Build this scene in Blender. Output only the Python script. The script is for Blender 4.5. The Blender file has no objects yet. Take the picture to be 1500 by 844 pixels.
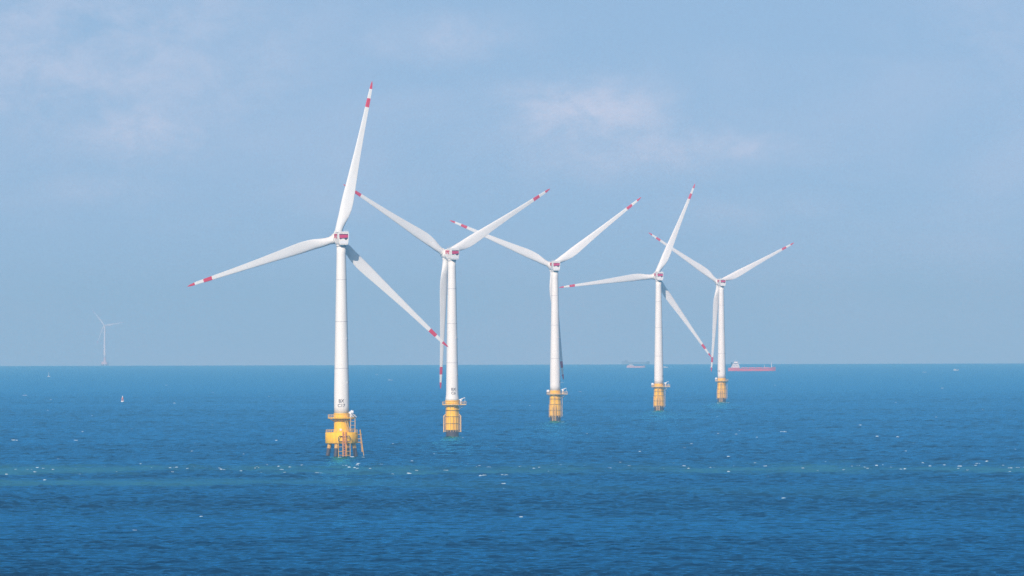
import bpy, bmesh, math, random
import numpy as np
from mathutils import Vector, Matrix

random.seed(7)
rng = np.random.default_rng(11)
sc = bpy.context.scene
COL = sc.collection
RE = 6.4e6           # radius of the earth, light refraction included
EYE = 51.3           # height of the headland the photographer stands on
F = 13300.0          # focal length in pixels of a 1500 px wide picture
W, H = 1500.0, 844.0

# ------------------------------------------------------------------ camera
cam_d = bpy.data.cameras.new('camera')
cam = bpy.data.objects.new('camera', cam_d)
COL.objects.link(cam)
sc.camera = cam
cam_d.sensor_width = 36.0
cam_d.lens = F / W * 36.0
cam_d.clip_start = 1.0
cam_d.clip_end = 200000.0
cam.location = (0, 0, EYE)
pitch = math.atan(59.0 / F)
roll = math.radians(-0.15)
MC = Matrix.Rotation(math.pi / 2 + pitch, 4, 'X') @ Matrix.Rotation(roll, 4, 'Z')
cam.rotation_euler = MC.to_euler()
sc.render.resolution_x = 1024
sc.render.resolution_y = 576


def ray(px, py):
    return (MC.to_3x3() @ Vector(((px - W / 2) / F, (H / 2 - py) / F, -1.0)))


def drop(r):
    return -r * r / (2 * RE)


def on_sea(px, py):
    """where the line of sight of a point of the photograph meets the round sea"""
    d = ray(px, py)
    h = math.hypot(d.x, d.y)
    a, b, c = h * h / (2 * RE), d.z, EYE
    disc = b * b - 4 * a * c
    if disc < 0:
        disc = 0
    t = (-b - math.sqrt(disc)) / (2 * a)
    return Vector((d.x * t, d.y * t, drop(h * t)))


def at_dist(px, dist):
    d = ray(px, 530)
    k = dist / math.hypot(d.x, d.y)
    return Vector((d.x * k, d.y * k, drop(dist)))


def height_at(px, py, p):
    d = ray(px, py)
    return EYE + d.z * p.y / d.y - p.z


# --------------------------------------------------------------- materials
def nt(name):
    m = bpy.data.materials.new(name)
    m.use_nodes = True
    t = m.node_tree
    t.nodes.clear()
    return m, t


def N(t, typ, **kw):
    n = t.nodes.new(typ)
    for k, v in kw.items():
        if k.startswith('i_'):
            n.inputs[k[2:].replace('_', ' ')].default_value = v
        else:
            setattr(n, k, v)
    return n


def paint(name, rgb, rough=0.4, dirt=0.12, dirt_rgb=(0.25, 0.22, 0.18), streak=(0.6, 0.6, 0.06), spec=0.4):
    """painted steel or composite with faint run-down streaks"""
    m, t = nt(name)
    out = N(t, 'ShaderNodeOutputMaterial')
    b = N(t, 'ShaderNodeBsdfPrincipled')
    b.inputs['Roughness'].default_value = rough
    b.inputs['Specular IOR Level'].default_value = spec
    tc = N(t, 'ShaderNodeTexCoord')
    mp = N(t, 'ShaderNodeMapping')
    mp.inputs['Scale'].default_value = streak
    nz = N(t, 'ShaderNodeTexNoise')
    nz.inputs['Scale'].default_value = 1.0
    nz.inputs['Detail'].default_value = 5
    nz.inputs['Roughness'].default_value = 0.65
    cr = N(t, 'ShaderNodeMapRange')
    cr.inputs['From Min'].default_value = 0.45
    cr.inputs['From Max'].default_value = 0.75
    cr.inputs['To Min'].default_value = 0.0
    cr.inputs['To Max'].default_value = dirt
    mx = N(t, 'ShaderNodeMix', data_type='RGBA')
    mx.inputs['A'].default_value = (*rgb, 1)
    mx.inputs['B'].default_value = (*dirt_rgb, 1)
    L = t.links.new
    L(tc.outputs['Object'], mp.inputs['Vector'])
    L(mp.outputs['Vector'], nz.inputs['Vector'])
    L(nz.outputs['Fac'], cr.inputs['Value'])
    L(cr.outputs['Result'], mx.inputs['Factor'])
    L(mx.outputs['Result'], b.inputs['Base Color'])
    L(b.outputs['BSDF'], out.inputs['Surface'])
    return m


WHITE = paint('white_tower_paint', (0.82, 0.79, 0.735), 0.5, 0.10, spec=0.2)
BLADE = paint('white_blade_gelcoat', (0.78, 0.77, 0.745), 0.5, 0.06, streak=(0.3, 0.3, 0.3), spec=0.2)
RED = paint('red_marking_paint', (0.66, 0.03, 0.07), 0.4, 0.1)
YEL = paint('yellow_foundation_paint', (1.0, 0.57, 0.0), 0.55, 0.50, (0.66, 0.20, 0.01), (0.9, 0.9, 0.12), spec=0.15)
PALE = paint('weathered_yellow_steel', (0.78, 0.50, 0.16), 0.5, 0.5, (0.55, 0.35, 0.2), (1, 1, 0.4))
DULLY = paint('stained_yellow_steel', (0.66, 0.36, 0.05), 0.55, 0.7, (0.30, 0.15, 0.06), (1, 1, 0.5))
DARK = paint('dark_splash_zone_coating', (0.06, 0.035, 0.03), 0.6, 0.6, (0.14, 0.08, 0.05), (0.7, 0.7, 0.4))
GALV = paint('galvanised_steel', (0.62, 0.62, 0.58), 0.5, 0.3, (0.4, 0.25, 0.15), (1, 1, 0.5))
CWHT = paint('white_crane_paint', (0.80, 0.80, 0.80), 0.4, 0.1)
GREY = paint('grey_seam_paint', (0.42, 0.42, 0.43), 0.5, 0.2)
INK = paint('black_number_paint', (0.16, 0.13, 0.13), 0.5, 0.2)
MAG = paint('crimson_panel', (0.60, 0.03, 0.12), 0.4, 0.1)
MAR = paint('dark_vent_grille', (0.05, 0.03, 0.06), 0.6, 0.3)
HULL = paint('red_hull_paint', (0.60, 0.05, 0.045), 0.45, 0.4, (0.3, 0.08, 0.05), (0.2, 0.2, 0.5))
FARHULL = paint('haze_greyed_hull', (0.16, 0.20, 0.24), 0.5, 0.2)  # dark hull lifted to grey-blue, fading by haze painted into the colour
DULLRED = paint('haze_paled_red_hull', (0.50, 0.32, 0.34), 0.5, 0.3)  # red hull paled, distance haze mixed into its colour
FARWHITE = paint('haze_tinted_tower_paint', (0.58, 0.68, 0.74), 0.5, 0.1)  # tower white cooled to blue-grey, haze tint set in the colour
PINK = paint('haze_paled_foundation', (0.55, 0.48, 0.50), 0.5, 0.2)  # foundation colour washed out to carry the far haze
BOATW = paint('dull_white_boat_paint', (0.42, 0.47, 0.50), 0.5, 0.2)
NAVY = paint('dark_hull_paint', (0.06, 0.08, 0.10), 0.45, 0.4, (0.2, 0.1, 0.06), (0.2, 0.2, 0.5))
GLASS = paint('dark_window_glass', (0.03, 0.04, 0.05), 0.1, 0.0)
ORNG = paint('orange_buoy_paint', (0.75, 0.16, 0.04), 0.45, 0.2)


# ---------------------------------------------------------------- builders
def tag(o, label=None, cat=None, group=None, kind=None):
    if label:
        o['label'] = label
    if cat:
        o['category'] = cat
    if group:
        o['group'] = group
    if kind:
        o['kind'] = kind
    return o


def empty(name, loc, rz=0.0):
    o = bpy.data.objects.new(name, None)
    o.empty_display_size = 5
    o.location = loc
    o.rotation_euler = (0, 0, rz)
    COL.objects.link(o)
    return o


class MB:
    """collects verts and faces of one mesh, with a material index per face"""

    def __init__(s):
        s.v, s.f, s.m, s.sm = [], [], [], []

    def add(s, verts, faces, mi=0, smooth=False):
        o = len(s.v)
        s.v += [tuple(p) for p in verts]
        for fc in faces:
            s.f.append([o + i for i in fc])
            s.m.append(mi)
            s.sm.append(smooth)

    def box(s, c, size, mi=0, rot=None, bev=0.0):
        bm = bmesh.new()
        bmesh.ops.create_cube(bm, size=1.0)
        for v in bm.verts:
            v.co = Vector((v.co.x * size[0], v.co.y * size[1], v.co.z * size[2]))
        if bev:
            bmesh.ops.bevel(bm, geom=list(bm.edges), offset=bev, segments=2, affect='EDGES', profile=0.5)
        R = rot or Matrix.Identity(3)
        s.add([R @ v.co + Vector(c) for v in bm.verts], [[v.index for v in f.verts] for f in bm.faces] if not bm.verts.index_update() else [], mi)
        bm.free()

    def tube(s, p, q, r, r2=None, n=10, mi=0, caps=True):
        p, q = Vector(p), Vector(q)
        r2 = r if r2 is None else r2
        d = (q - p).normalized()
        u = d.orthogonal().normalized()
        w = d.cross(u)
        vs = []
        for c, rr in ((p, r), (q, r2)):
            for i in range(n):
                a = 2 * math.pi * i / n
                vs.append(c + (u * math.cos(a) + w * math.sin(a)) * rr)
        s.add(vs, [[i, (i + 1) % n, n + (i + 1) % n, n + i] for i in range(n)], mi, n > 6)
        if caps:
            s.add(vs[:n], [list(range(n))[::-1]], mi)
            s.add(vs[n:], [list(range(n))], mi)

    def lathe(s, prof, n=48, mi=0, c=(0, 0), smooth=True):
        """prof: (r, z) from bottom to top; closed by caps"""
        vs = []
        for r, z in prof:
            for i in range(n):
                a = 2 * math.pi * i / n
                vs.append((c[0] + r * math.cos(a), c[1] + r * math.sin(a), z))
        for k in range(len(prof) - 1):
            o = k * n
            base = vs[o:o + 2 * n]
            s.add(base, [[i, (i + 1) % n, n + (i + 1) % n, n + i] for i in range(n)], mi, smooth)
        s.add(vs[:n], [list(range(n))[::-1]], mi)
        s.add(vs[-n:], [list(range(n))], mi)

    def ring(s, r, z, t, n=48, mi=0, c=(0, 0), a0=0.0, a1=2 * math.pi):
        """a bent round bar"""
        k = 6
        full = abs(a1 - a0 - 2 * math.pi) < 1e-6
        m = n if full else n + 1
        vs = []
        for i in range(m):
            a = a0 + (a1 - a0) * i / n
            for j in range(k):
                b = 2 * math.pi * j / k
                rr = r + t * math.cos(b)
                vs.append((c[0] + rr * math.cos(a), c[1] + rr * math.sin(a), z + t * math.sin(b)))
        fs = []
        for i in range(n):
            i2 = (i + 1) % m
            for j in range(k):
                j2 = (j + 1) % k
                fs.append([i * k + j, i2 * k + j, i2 * k + j2, i * k + j2])
        s.add(vs, fs, mi, True)

    def build(s, name, mats, parent=None, weld=False):
        me = bpy.data.meshes.new(name)
        me.from_pydata(s.v, [], s.f)
        for m in (mats if isinstance(mats, (list, tuple)) else [mats]):
            me.materials.append(m)
        me.polygons.foreach_set('material_index', s.m)
        me.polygons.foreach_set('use_smooth', s.sm)
        me.update()
        if weld:
            bm = bmesh.new()
            bm.from_mesh(me)
            bmesh.ops.remove_doubles(bm, verts=bm.verts, dist=1e-4)
            bmesh.ops.recalc_face_normals(bm, faces=bm.faces)
            bm.to_mesh(me)
            bm.free()
        o = bpy.data.objects.new(name, me)
        COL.objects.link(o)
        if parent:
            o.parent = parent
        return o


def text_mesh(body, size):
    cu = bpy.data.curves.new('lettering', 'FONT')
    cu.body = body
    cu.size = size
    cu.align_x = 'CENTER'
    cu.align_y = 'CENTER'
    cu.offset = size * 0.022
    cu.space_line = 1.0
    ob = bpy.data.objects.new('lettering', cu)
    COL.objects.link(ob)
    dg = bpy.context.evaluated_depsgraph_get()
    dg.update()
    me = bpy.data.meshes.new_from_object(ob.evaluated_get(dg))
    vs = [v.co.copy() for v in me.vertices]
    fs = [list(p.vertices) for p in me.polygons]
    bpy.data.objects.remove(ob)
    bpy.data.curves.remove(cu)
    bpy.data.meshes.remove(me)
    return vs, fs


# ----------------------------------------------------------- wind turbines
R_BLADE = 66.0


def blade_mesh(R, root_r=1.65):
    """blade along +Z, leading edge towards -X, upwind side towards +Y"""
    st = [(0.020, 3.1, 1.00, 32), (0.045, 3.05, .98, 32), (0.075, 3.3, .85, 31), (0.11, 3.85, .64, 30), (0.15, 4.45, .46, 28), (0.19, 4.85, .36, 26),
          (0.235, 4.95, .30, 23), (0.29, 4.65, .27, 20), (0.36, 4.1, .25, 17), (0.44, 3.55, .235, 14), (0.52, 3.05, .22, 12),
          (0.60, 2.62, .21, 10), (0.68, 2.25, .20, 8.5), (0.76, 1.95, .19, 7), (0.836, 1.68, .185, 6), (0.864, 1.58, .18, 5.5), (0.892, 1.48, .18, 5), (0.92, 1.34, .18, 5),
          (0.951, 1.15, .17, 4.5), (0.97, 0.92, .17, 4), (0.985, 0.64, .17, 4), (0.995, 0.34, .17, 4), (1.0, 0.10, .17, 4)]
    k = 28
    sc_ = R / 66.0
    rings, zs = [], []
    for fr, ch, th, tw in st:
        c = ch * sc_
        w = min(1.0, max(0.0, (fr - 0.045) / 0.13))       # round root changes into an airfoil
        w = w * w * (3 - 2 * w)
        pts = []
        for i in range(k):
            a = 2 * math.pi * i / k
            cx, cy = math.cos(a) * 0.5, math.sin(a) * 0.5
            xa = 0.5 * (1 - math.cos(a))                   # 0 at a=0 -> leading edge
            yt = 5 * th * (0.2969 * math.sqrt(xa) - 0.126 * xa - 0.3516 * xa ** 2 + 0.2843 * xa ** 3 - 0.1015 * xa ** 4)
            sgn = 1 if a <= math.pi else -1
            ax, ay = xa - 0.32, sgn * yt + 0.03 * math.sin(math.pi * xa)
            # circle with the same start
            qx, qy = -cx, cy
            x = (qx * (1 - w) + ax * w) * c
            y = (qy * (1 - w) + ay * w) * c
            b = math.radians(tw * 0.72)
            # trailing edge (+X) turned towards -Y
            X = x * math.cos(b) + y * math.sin(b)
            Y = -x * math.sin(b) + y * math.cos(b)
            pts.append((X, Y + 1.6 * sc_ * fr ** 3 * 0.5, fr * R))
        rings.append(pts)
        zs.append(fr)
    mb = MB()
    allv = [p for r in rings for p in r]
    fs, ms = [], []
    for j in range(len(rings) - 1):
        mid = (zs[j] + zs[j + 1]) / 2
        mi = 1 if (mid > 0.951 or 0.836 < mid < 0.892) else 0
        for i in range(k):
            i2 = (i + 1) % k
            fs.append([j * k + i, j * k + i2, (j + 1) * k + i2, (j + 1) * k + i])
            ms.append(mi)
    fs.append(list(range(k))[::-1]); ms.append(0)
    fs.append([(len(rings) - 1) * k + i for i in range(k)]); ms.append(1)
    me = bpy.data.meshes.new('blade')
    me.from_pydata(allv, [], fs)
    me.materials.append(BLADE)
    me.materials.append(RED)
    me.polygons.foreach_set('material_index', ms)
    me.polygons.foreach_set('use_smooth', [True] * len(fs))
    bm = bmesh.new(); bm.from_mesh(me); bmesh.ops.recalc_face_normals(bm, faces=bm.faces); bm.to_mesh(me); bm.free()
    me.update()
    return me


BLADE_ME = blade_mesh(R_BLADE)


def child(name, me, parent, M=None):
    o = bpy.data.objects.new(name, me)
    COL.objects.link(o)
    o.parent = parent
    if M is not None:
        o.matrix_local = M
    return o


def tower(root, z0, z1, r0, r1, flare=0.0, mark=None, mark_az=0.0, seams=(0.27, 0.55, 0.8), mat=None):
    mb = MB()
    prof = []
    n = 24
    for i in range(n + 1):
        u = i / n
        z = z0 + (z1 - z0) * u
        r = r0 + (r1 - r0) * max(0.0, (u - 0.12) / 0.88) ** 1.05
        if flare and z - z0 < 4.0:
            r += flare * (1 - (z - z0) / 4.0) ** 1.5
        prof.append((r, z))
    if flare:
        prof.insert(1, (r0 + flare * 0.62, z0 + 1.1))
        prof.sort(key=lambda q: q[1])
    mb.lathe(prof, 64)
    t = mb.build('tower', mat or WHITE, root, weld=True)
    for s in seams:
        sm = MB()
        z = z0 + (z1 - z0) * s
        r = r0 + (r1 - r0) * max(0.0, (s - 0.12) / 0.88) ** 1.05
        sm.lathe([(r + 0.03, z - 0.09), (r + 0.05, z), (r + 0.03, z + 0.09)], 64)
        sm.build('flange_seam', GREY, t)
    for hh, az in ((12.5, 0.95), (30.5, 0.95)):      # cable outlets and beacon boxes
        sm = MB()
        z = z0 + hh
        r = r0 + (r1 - r0) * max(0.0, (hh / (z1 - z0) - 0.12) / 0.88)
        a = -math.pi / 2 + az
        sm.box((math.cos(a) * (r + .1), math.sin(a) * (r + .1), z), (0.5, 0.5, 0.7), rot=Matrix.Rotation(a, 3, 'Z'))
        sm.build('beacon_box', GREY, t)
    if mark:
        vs, fs = text_mesh(mark[0], mark[1])
        r = r0 + 0.10
        mm = MB()
        out = []
        for v in vs:
            a = -math.pi / 2 + mark_az + v.x / r
            out.append((r * math.cos(a), r * math.sin(a), mark[2] + v.y))
        mm.add(out, fs)
        mm.build('identification_number', INK, t)
    return t


def rail(mb, r, z, h=1.15, n=24, c=(0, 0), a0=0.0, a1=2 * math.pi, mi=0, t=0.06):
    full = abs(a1 - a0 - 2 * math.pi) < 1e-6
    for k in (1.0, 0.55):
        mb.ring(r, z + h * k, t, 36, mi, c, a0, a1)
    for i in range(n + (0 if full else 1)):
        a = a0 + (a1 - a0) * i / n
        p = (c[0] + r * math.cos(a), c[1] + r * math.sin(a))
        mb.tube((*p, z), (*p, z + h), t, n=6, mi=mi)


def rotor_and_nacelle(root, z_top, hub_z, psi, phase, tilt=math.radians(3), scale=1.0, detail=True, hand=1):
    """the nacelle turned by psi: its nose points away from the viewer and to the left"""
    Rn = Matrix.Rotation(psi, 4, 'Z')              # +Y of the nacelle is the wind side
    nb = MB()
    S = scale
    zc = hub_z + 0.15 * S
    # main housing, slightly narrower at the foot
    for y0, y1, w0, w1, h0, h1 in ((-3.6, 2.6, 4.5, 4.2, 5.0, 5.0),):
        vs = []
        for y, w, h in ((y0, w0, h0), (y0 + 0.35, w0 + .15, h0 + .1), (y1 - .3, w1 + .15, h1), (y1, w1 - .2, h1 - .3)):
            w *= S; h *= S
            for sx, sz in ((-0.36, -.5), (.36, -.5), (.43, -.36), (.5, .36), (.47, .47), (.40, .5), (-.40, .5), (-.47, .47), (-.5, .36), (-.43, -.36)):
                vs.append((sx * w, y * S, zc + sz * h))
        k = 10
        fs = [[j * k + i, j * k + (i + 1) % k, (j + 1) * k + (i + 1) % k, (j + 1) * k + i] for j in range(3) for i in range(k)]
        fs += [list(range(k))[::-1], [3 * k + i for i in range(k)]]
        nb.add(vs, fs)
    nb.tube((0, 2.5 * S, zc - .15), (0, 4.6 * S, zc - .05), 2.2 * S, 2.3 * S, n=32)
    nac = nb.build('nacelle', WHITE, root)
    bm = bmesh.new(); bm.from_mesh(nac.data); bmesh.ops.recalc_face_normals(bm, faces=bm.faces); bm.to_mesh(nac.data); bm.free()
    nac.matrix_local = Rn
    # yaw collar between tower and nacelle
    yc = MB()
    yc.lathe([(1.85 * S, z_top), (2.0 * S, z_top + .05), (2.0 * S, z_top + .45 * S), (1.8 * S, z_top + .5 * S), (1.8 * S, zc - 2.48 * S)], 40)
    y = yc.build('yaw_collar', WHITE, root)
    yr = MB()
    yr.lathe([(2.08 * S, z_top - .12), (2.12 * S, z_top + .02), (2.08 * S, z_top + .16)], 40)
    yr.lathe([(1.88 * S, zc - 2.9 * S), (1.92 * S, zc - 2.6 * S)], 40)
    yr.build('bearing_ring', GREY, y)
    if detail:
        # roof deck with cooler and rail
        rb = MB()
        rb.box((0, -1.2 * S, zc + 2.72 * S), (4.3 * S, 5.0 * S, 0.36 * S), bev=0.05)
        rb.build('roof_deck', CWHT, nac)
        rr = MB()
        for x in (-1.9, 1.9):
            for yy in (-3.2, -1.6, 0.2, 1.6):
                rr.tube((x, yy, zc + 2.55), (x, yy, zc + 3.5), 0.04, n=6)
            rr.tube((x, -3.2, zc + 3.5), (x, 1.6, zc + 3.5), 0.04, n=6)
        rr.tube((0.4, 1.2, zc + 2.6), (0.4, 1.2, zc + 4.4), 0.05, n=6)
        rr.tube((-0.6, 1.2, zc + 2.6), (-0.6, 1.2, zc + 4.1), 0.05, n=6)
        rr.build('deck_rail', GALV, nac)
        # rear wall: crimson band over a dark louvred grille
        y_ = -3.6
        pb = MB()
        def flat(mb, pts, yo, th=0.06):
            q = [(p[0], y_ - yo, zc + p[1]) for p in pts] + [(p[0], y_ - yo - th, zc + p[1]) for p in pts]
            n_ = len(pts)
            fs = [[i, (i + 1) % n_, n_ + (i + 1) % n_, n_ + i] for i in range(n_)]
            fs += [list(range(n_)), [n_ + i for i in range(n_)][::-1]]
            mb.add(q, fs)
        fr = MB()
        flat(fr, [(-1.8, .05), (-1.45, -.30), (-1.0, -.12), (-.5, .02), (.0, .05), (.4, -.12), (.75, -.55), (1.1, -.55), (1.4, -.22), (1.75, .0), (1.85, 1.95), (-1.85, 1.95)], 0.02, .05)
        fr.build('vent_grille', MAR, nac)
        flat(pb, [(-1.78, .30), (-1.0, .18), (.2, .34), (1.78, .42), (1.82, 1.62), (-1.82, 1.62)], 0.09, .05)
        pb.build('crimson_panel', MAG, nac)
        dp = MB()
        flat(dp, [(-1.55, -2.1), (1.4, -2.1), (1.5, -.8), (-1.6, -.8)], 0.03, .06)
        dp.build('service_hatch', CWHT, nac)
        # emblem on the left flank, towards the wind side
        em = MB()
        def side(pts):
            q = [(-2.26 * 1.0 - .0, p[0], zc + p[1]) for p in pts] + [(-2.34, p[0], zc + p[1]) for p in pts]
            n_ = len(pts)
            fs = [[i, (i + 1) % n_, n_ + (i + 1) % n_, n_ + i] for i in range(n_)]
            fs += [list(range(n_)), [n_ + i for i in range(n_)][::-1]]
            em.add(q, fs)
        side([(2.35, 1.95), (-1.9, 1.95), (-1.6, 1.45), (2.35, 1.45)])
        side([(2.35, 1.44), (1.6, 1.44), (1.3, .15), (2.2, .45)])
        side([(.7, 1.44), (-.1, 1.44), (-1.5, .1), (-.6, .15), (.4, .9)])
        side([(-.7, 1.44), (-1.55, 1.44), (-1.0, .95)])
        em.build('flank_emblem', RED, nac)
    # rotor
    a = Vector((-math.sin(psi) * math.cos(tilt), math.cos(psi) * math.cos(tilt), math.sin(tilt)))
    e1 = Vector((math.cos(psi), math.sin(psi), 0))
    e2 = Vector((math.sin(psi) * math.sin(tilt), -math.cos(psi) * math.sin(tilt), math.cos(tilt)))
    hc = Vector((0, 0, hub_z)) + a * 6.2 * S
    MH = Matrix((( e1.x, a.x, e2.x, hc.x), (e1.y, a.y, e2.y, hc.y), (e1.z, a.z, e2.z, hc.z), (0, 0, 0, 1)))
    hb = MB()
    prof = [(1.9, -2.35), (2.35, -2.2), (2.45, -1.0), (2.45, 0.6), (2.3, 1.6), (1.8, 2.5), (1.0, 3.1), (0.2, 3.3)]
    hb.lathe([(r * S, z * S) for r, z in prof], 36)
    hub = hb.build('hub', WHITE, root, weld=True)
    hub.matrix_local = MH @ Matrix.Rotation(-math.pi / 2, 4, 'X')
    sb = MB()
    for k in range(3):
        th = phase + k * 2 * math.pi / 3
        p = Vector((math.cos(th), 0, math.sin(th)))
        sb.tube(p * 0.4 * S, p * 2.75 * S, 1.72 * S, n=28)
    stub = sb.build('blade_socket', WHITE, root)
    stub.matrix_local = MH
    for k in range(3):
        th = phase + k * 2 * math.pi / 3
        # local frame: Z along the blade, X (trailing edge) clockwise seen by the viewer, Y upwind
        rd = e1 * math.cos(th) + e2 * math.sin(th)
        td = e1 * math.sin(th) - e2 * math.cos(th)
        M = Matrix(((td.x, a.x, rd.x, hc.x), (td.y, a.y, rd.y, hc.y), (td.z, a.z, rd.z, hc.z), (0, 0, 0, 1)))
        if scale != 1.0:
            M = M @ Matrix.Diagonal((S, S, S, 1))
        child('blade', BLADE_ME, root, M)
    return nac


def davit(root, ang, r, z, h=3.0, reach=3.4, back=False):
    mb = MB()
    c, s = math.cos(ang), math.sin(ang)
    b = Vector((c * r, s * r, z))
    mb.tube(b, b + Vector((0, 0, h)), 0.28, 0.22)
    top = b + Vector((0, 0, h))
    e = top + Vector((c * reach, s * reach, 0.9))
    mb.tube(top - Vector((c * .8, s * .8, .2)), e, 0.20, 0.13)
    mb.tube(b + Vector((0, 0, h * .4)), top + Vector((c * reach * .5, s * reach * .5, 0.4)), 0.10)
    mb.box(top + Vector((0, 0, -.3)), (0.8, 0.8, 0.9), bev=.05)
    o = mb.build('crane', CWHT, root)
    hk = MB()
    hk.tube(e, e - Vector((0, 0, 1.6)), 0.05, n=6)
    hk.box(e - Vector((0, 0, 1.7)), (0.3, 0.3, 0.4))
    hk.build('hook', GALV, o)
    return o


def ladder(mb, p, q, w, side, t=0.09, step=0.9):
    p, q, side = Vector(p), Vector(q), Vector(side).normalized()
    mb.tube(p - side * w / 2, q - side * w / 2, t, n=8)
    mb.tube(p + side * w / 2, q + side * w / 2, t, n=8)
    n = max(2, int((q - p).length / step))
    for i in range(1, n):
        c = p.lerp(q, i / n)
        mb.tube(c - side * w / 2, c + side * w / 2, t * .6, n=6)


def pos(px_tower, py_water):
    return on_sea(px_tower, py_water)


def turbine_a(px, pw, psi, phase, hub_px, mark, label):
    """pile-cap foundation on raked piles"""
    p = pos(px, pw)
    s = (pw - hub_px[1]) / height_at(*hub_px, p)
    hub_z = height_at(*hub_px, p)
    root = empty('wind_turbine', p)
    tag(root, label, 'wind turbine', 'wind turbines standing in the sea')
    z_t = 17.8
    top = hub_z - 2.95
    tower(root, z_t, top, 3.08, 1.85, 0.0, mark, mark_az=-0.02)
    rotor_and_nacelle(root, top, hub_z, psi, phase)
    tp = MB()
    tp.lathe([(3.3, 10.1), (3.3, 10.5), (3.12, 10.55), (3.12, 15.7)], 64)
    tp.lathe([(3.12, 16.2), (3.12, 17.4), (3.25, 17.45), (3.25, 17.8)], 64)
    t = tp.build('transition_piece', YEL, root)
    dr = MB()
    dr.box((-.5, -3.04, 11.6), (1.0, .16, 2.1), bev=.03)
    dr.build('lamp_cover', CWHT, t) if False else None
    gl = MB()
    gl.box((-.35, -3.25, 11.15), (.9, .5, .8), bev=.08)
    gl.build('equipment_box', CWHT, t)
    pl = MB()
    pl.lathe([(5.4, 15.72), (5.65, 15.76), (5.65, 16.12), (5.4, 16.16)], 48)
    for i in range(12):
        a = i * math.pi / 6
        pl.tube((3.0 * math.cos(a), 3.0 * math.sin(a), 14.5), (5.2 * math.cos(a), 5.2 * math.sin(a), 15.7), .10, n=6)
    pf = pl.build('work_platform', YEL, root)
    r_ = MB()
    rail(r_, 5.5, 16.14, 1.2, 28)
    r_.build('railing', PALE, pf)
    cap = MB()
    cap.lathe([(6.45, 5.5), (6.7, 5.75), (6.7, 9.85), (6.45, 10.1)], 72)
    cp = cap.build('pile_cap', YEL, root, weld=True)
    r2 = MB()
    rail(r2, 6.4, 10.1, 1.1, 30)
    r2.build('railing', PALE, cp)
    for i in range(8):
        a = math.radians(22.5 + 45 * i)
        c, s_ = math.cos(a), math.sin(a)
        pm = MB()
        rt, rb = 5.2, 6.3
        tt = 0.82
        pm.tube((c * rt, s_ * rt, 5.52), (c * (rt + .45), s_ * (rt + .45), 3.5), tt, n=24, mi=0)
        pm.tube((c * (rt + .45), s_ * (rt + .45), 3.5), (c * (rb + 1.0), s_ * (rb + 1.0), -6.0), tt - .005, n=24, mi=1)
        pm.build('pile', [DULLY, DARK], root)
    for i in range(4):  # inner piles added, dark full length to paint the shadow under the cap
        a = math.radians(45 + 90 * i)
        pm = MB()
        pm.tube((math.cos(a) * 2.6, math.sin(a) * 2.6, 5.52), (math.cos(a) * 3.2, math.sin(a) * 3.2, -6.0), .8, n=20)
        pm.build('pile', DARK, root)
    # boat landing in front
    bl = MB()
    for x in (-1.15, 0.55, 2.15, 3.6):
        bl.tube((x, -7.75, -2.0), (x, -7.75, 6.6 if abs(x - 1.3) > 1.5 else 5.0), .15, n=10)
    for zz in (.8, 2.4, 4.2):
        bl.tube((-1.15, -7.75, zz), (.55, -7.75, zz), .10, n=8)
        bl.tube((2.15, -7.75, zz), (3.6, -7.75, zz), .10, n=8)
    b1 = bl.build('boat_landing', DULLY, root)
    dk = MB()
    for x in (-1.15, 3.6):
        s1 = 1 if x < 0 else -1
        dk.tube((x, -7.75, 6.6), (x, -7.75, 8.0), .16, n=8)
        dk.tube((x, -7.75, 8.0), (x + s1 * .5, -7.5, 8.7), .16, n=8)
        dk.tube((x + s1 * .5, -7.5, 8.7), (x + s1 * 1.9, -7.0, 8.3), .16, n=8)
        dk.tube((x, -7.75, 6.4), (x + s1 * 1.9, -6.85, 6.4), .14, n=8)
    dk.build('fender_arch', DARK, b1)
    ld = MB()
    ladder(ld, (1.25, -7.6, -1.2), (1.25, -7.0, 10.4), .8, (1, 0, 0), .13)
    ladder(ld, (1.25, -7.25, 3.2), (1.25, -6.9, 10.4), 1.4, (1, 0, 0), .12, 1.6)
    ld.build('ladder', paint_orange(), root)
    st = MB()      # stair from cap to platform on the right and two standing posts
    ladder(st, (3.3, -3.6, 10.2), (1.5, -3.9, 15.9), .9, (1, .3, 0), .09, .5)
    for x in (3.75, 5.55):
        st.tube((x, -4.3, 10.1), (x, -4.3, 16.0), .14, n=8)
    for zz in (11.5, 13.0, 14.5):
        st.tube((3.75, -4.3, zz), (5.55, -4.3, zz), .07, n=6)
    st.build('stair_frame', PALE, root)
    # raked landing on the right hand side
    rl = MB()
    ladder(rl, (7.6, -1.6, 11.3), (9.3, -1.6, -1.5), .9, (0, 1, 0), .13, 1.2)
    ladder(rl, (7.6, -1.6, 11.0), (8.4, -1.6, 2.0), .35, (1, 0, 0), .12, 1.6)
    for zz in (9.2, 7.4, 6.0):
        rl.tube((6.5, -1.6, zz), (8.3, -1.6, zz), .14, n=8)
    rl.build('boat_landing', DULLY, root)
    davit(root, math.radians(-42), 4.8, 16.2, 2.0, 0.9)
    cb = MB()
    cb.box((4.35, -3.9, 18.5), (1.15, 1.0, 1.0), bev=.08)
    cb.tube((3.9, -3.9, 16.2), (3.9, -3.9, 18.0), .16, n=8)
    cb.tube((4.1, -3.9, 18.0), (6.2, -3.5, 16.3), .13, n=8)
    cb.tube((3.2, -3.9, 17.9), (5.0, -3.7, 16.3), .13, n=8)
    cb.build('equipment_box', CWHT, root)
    return root


_or = []


def paint_orange():
    if not _or:
        _or.append(paint('orange_ladder_paint', (0.72, 0.27, 0.06), 0.5, 0.4, (.5, .2, .08), (1, 1, .5)))
    return _or[0]


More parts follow.
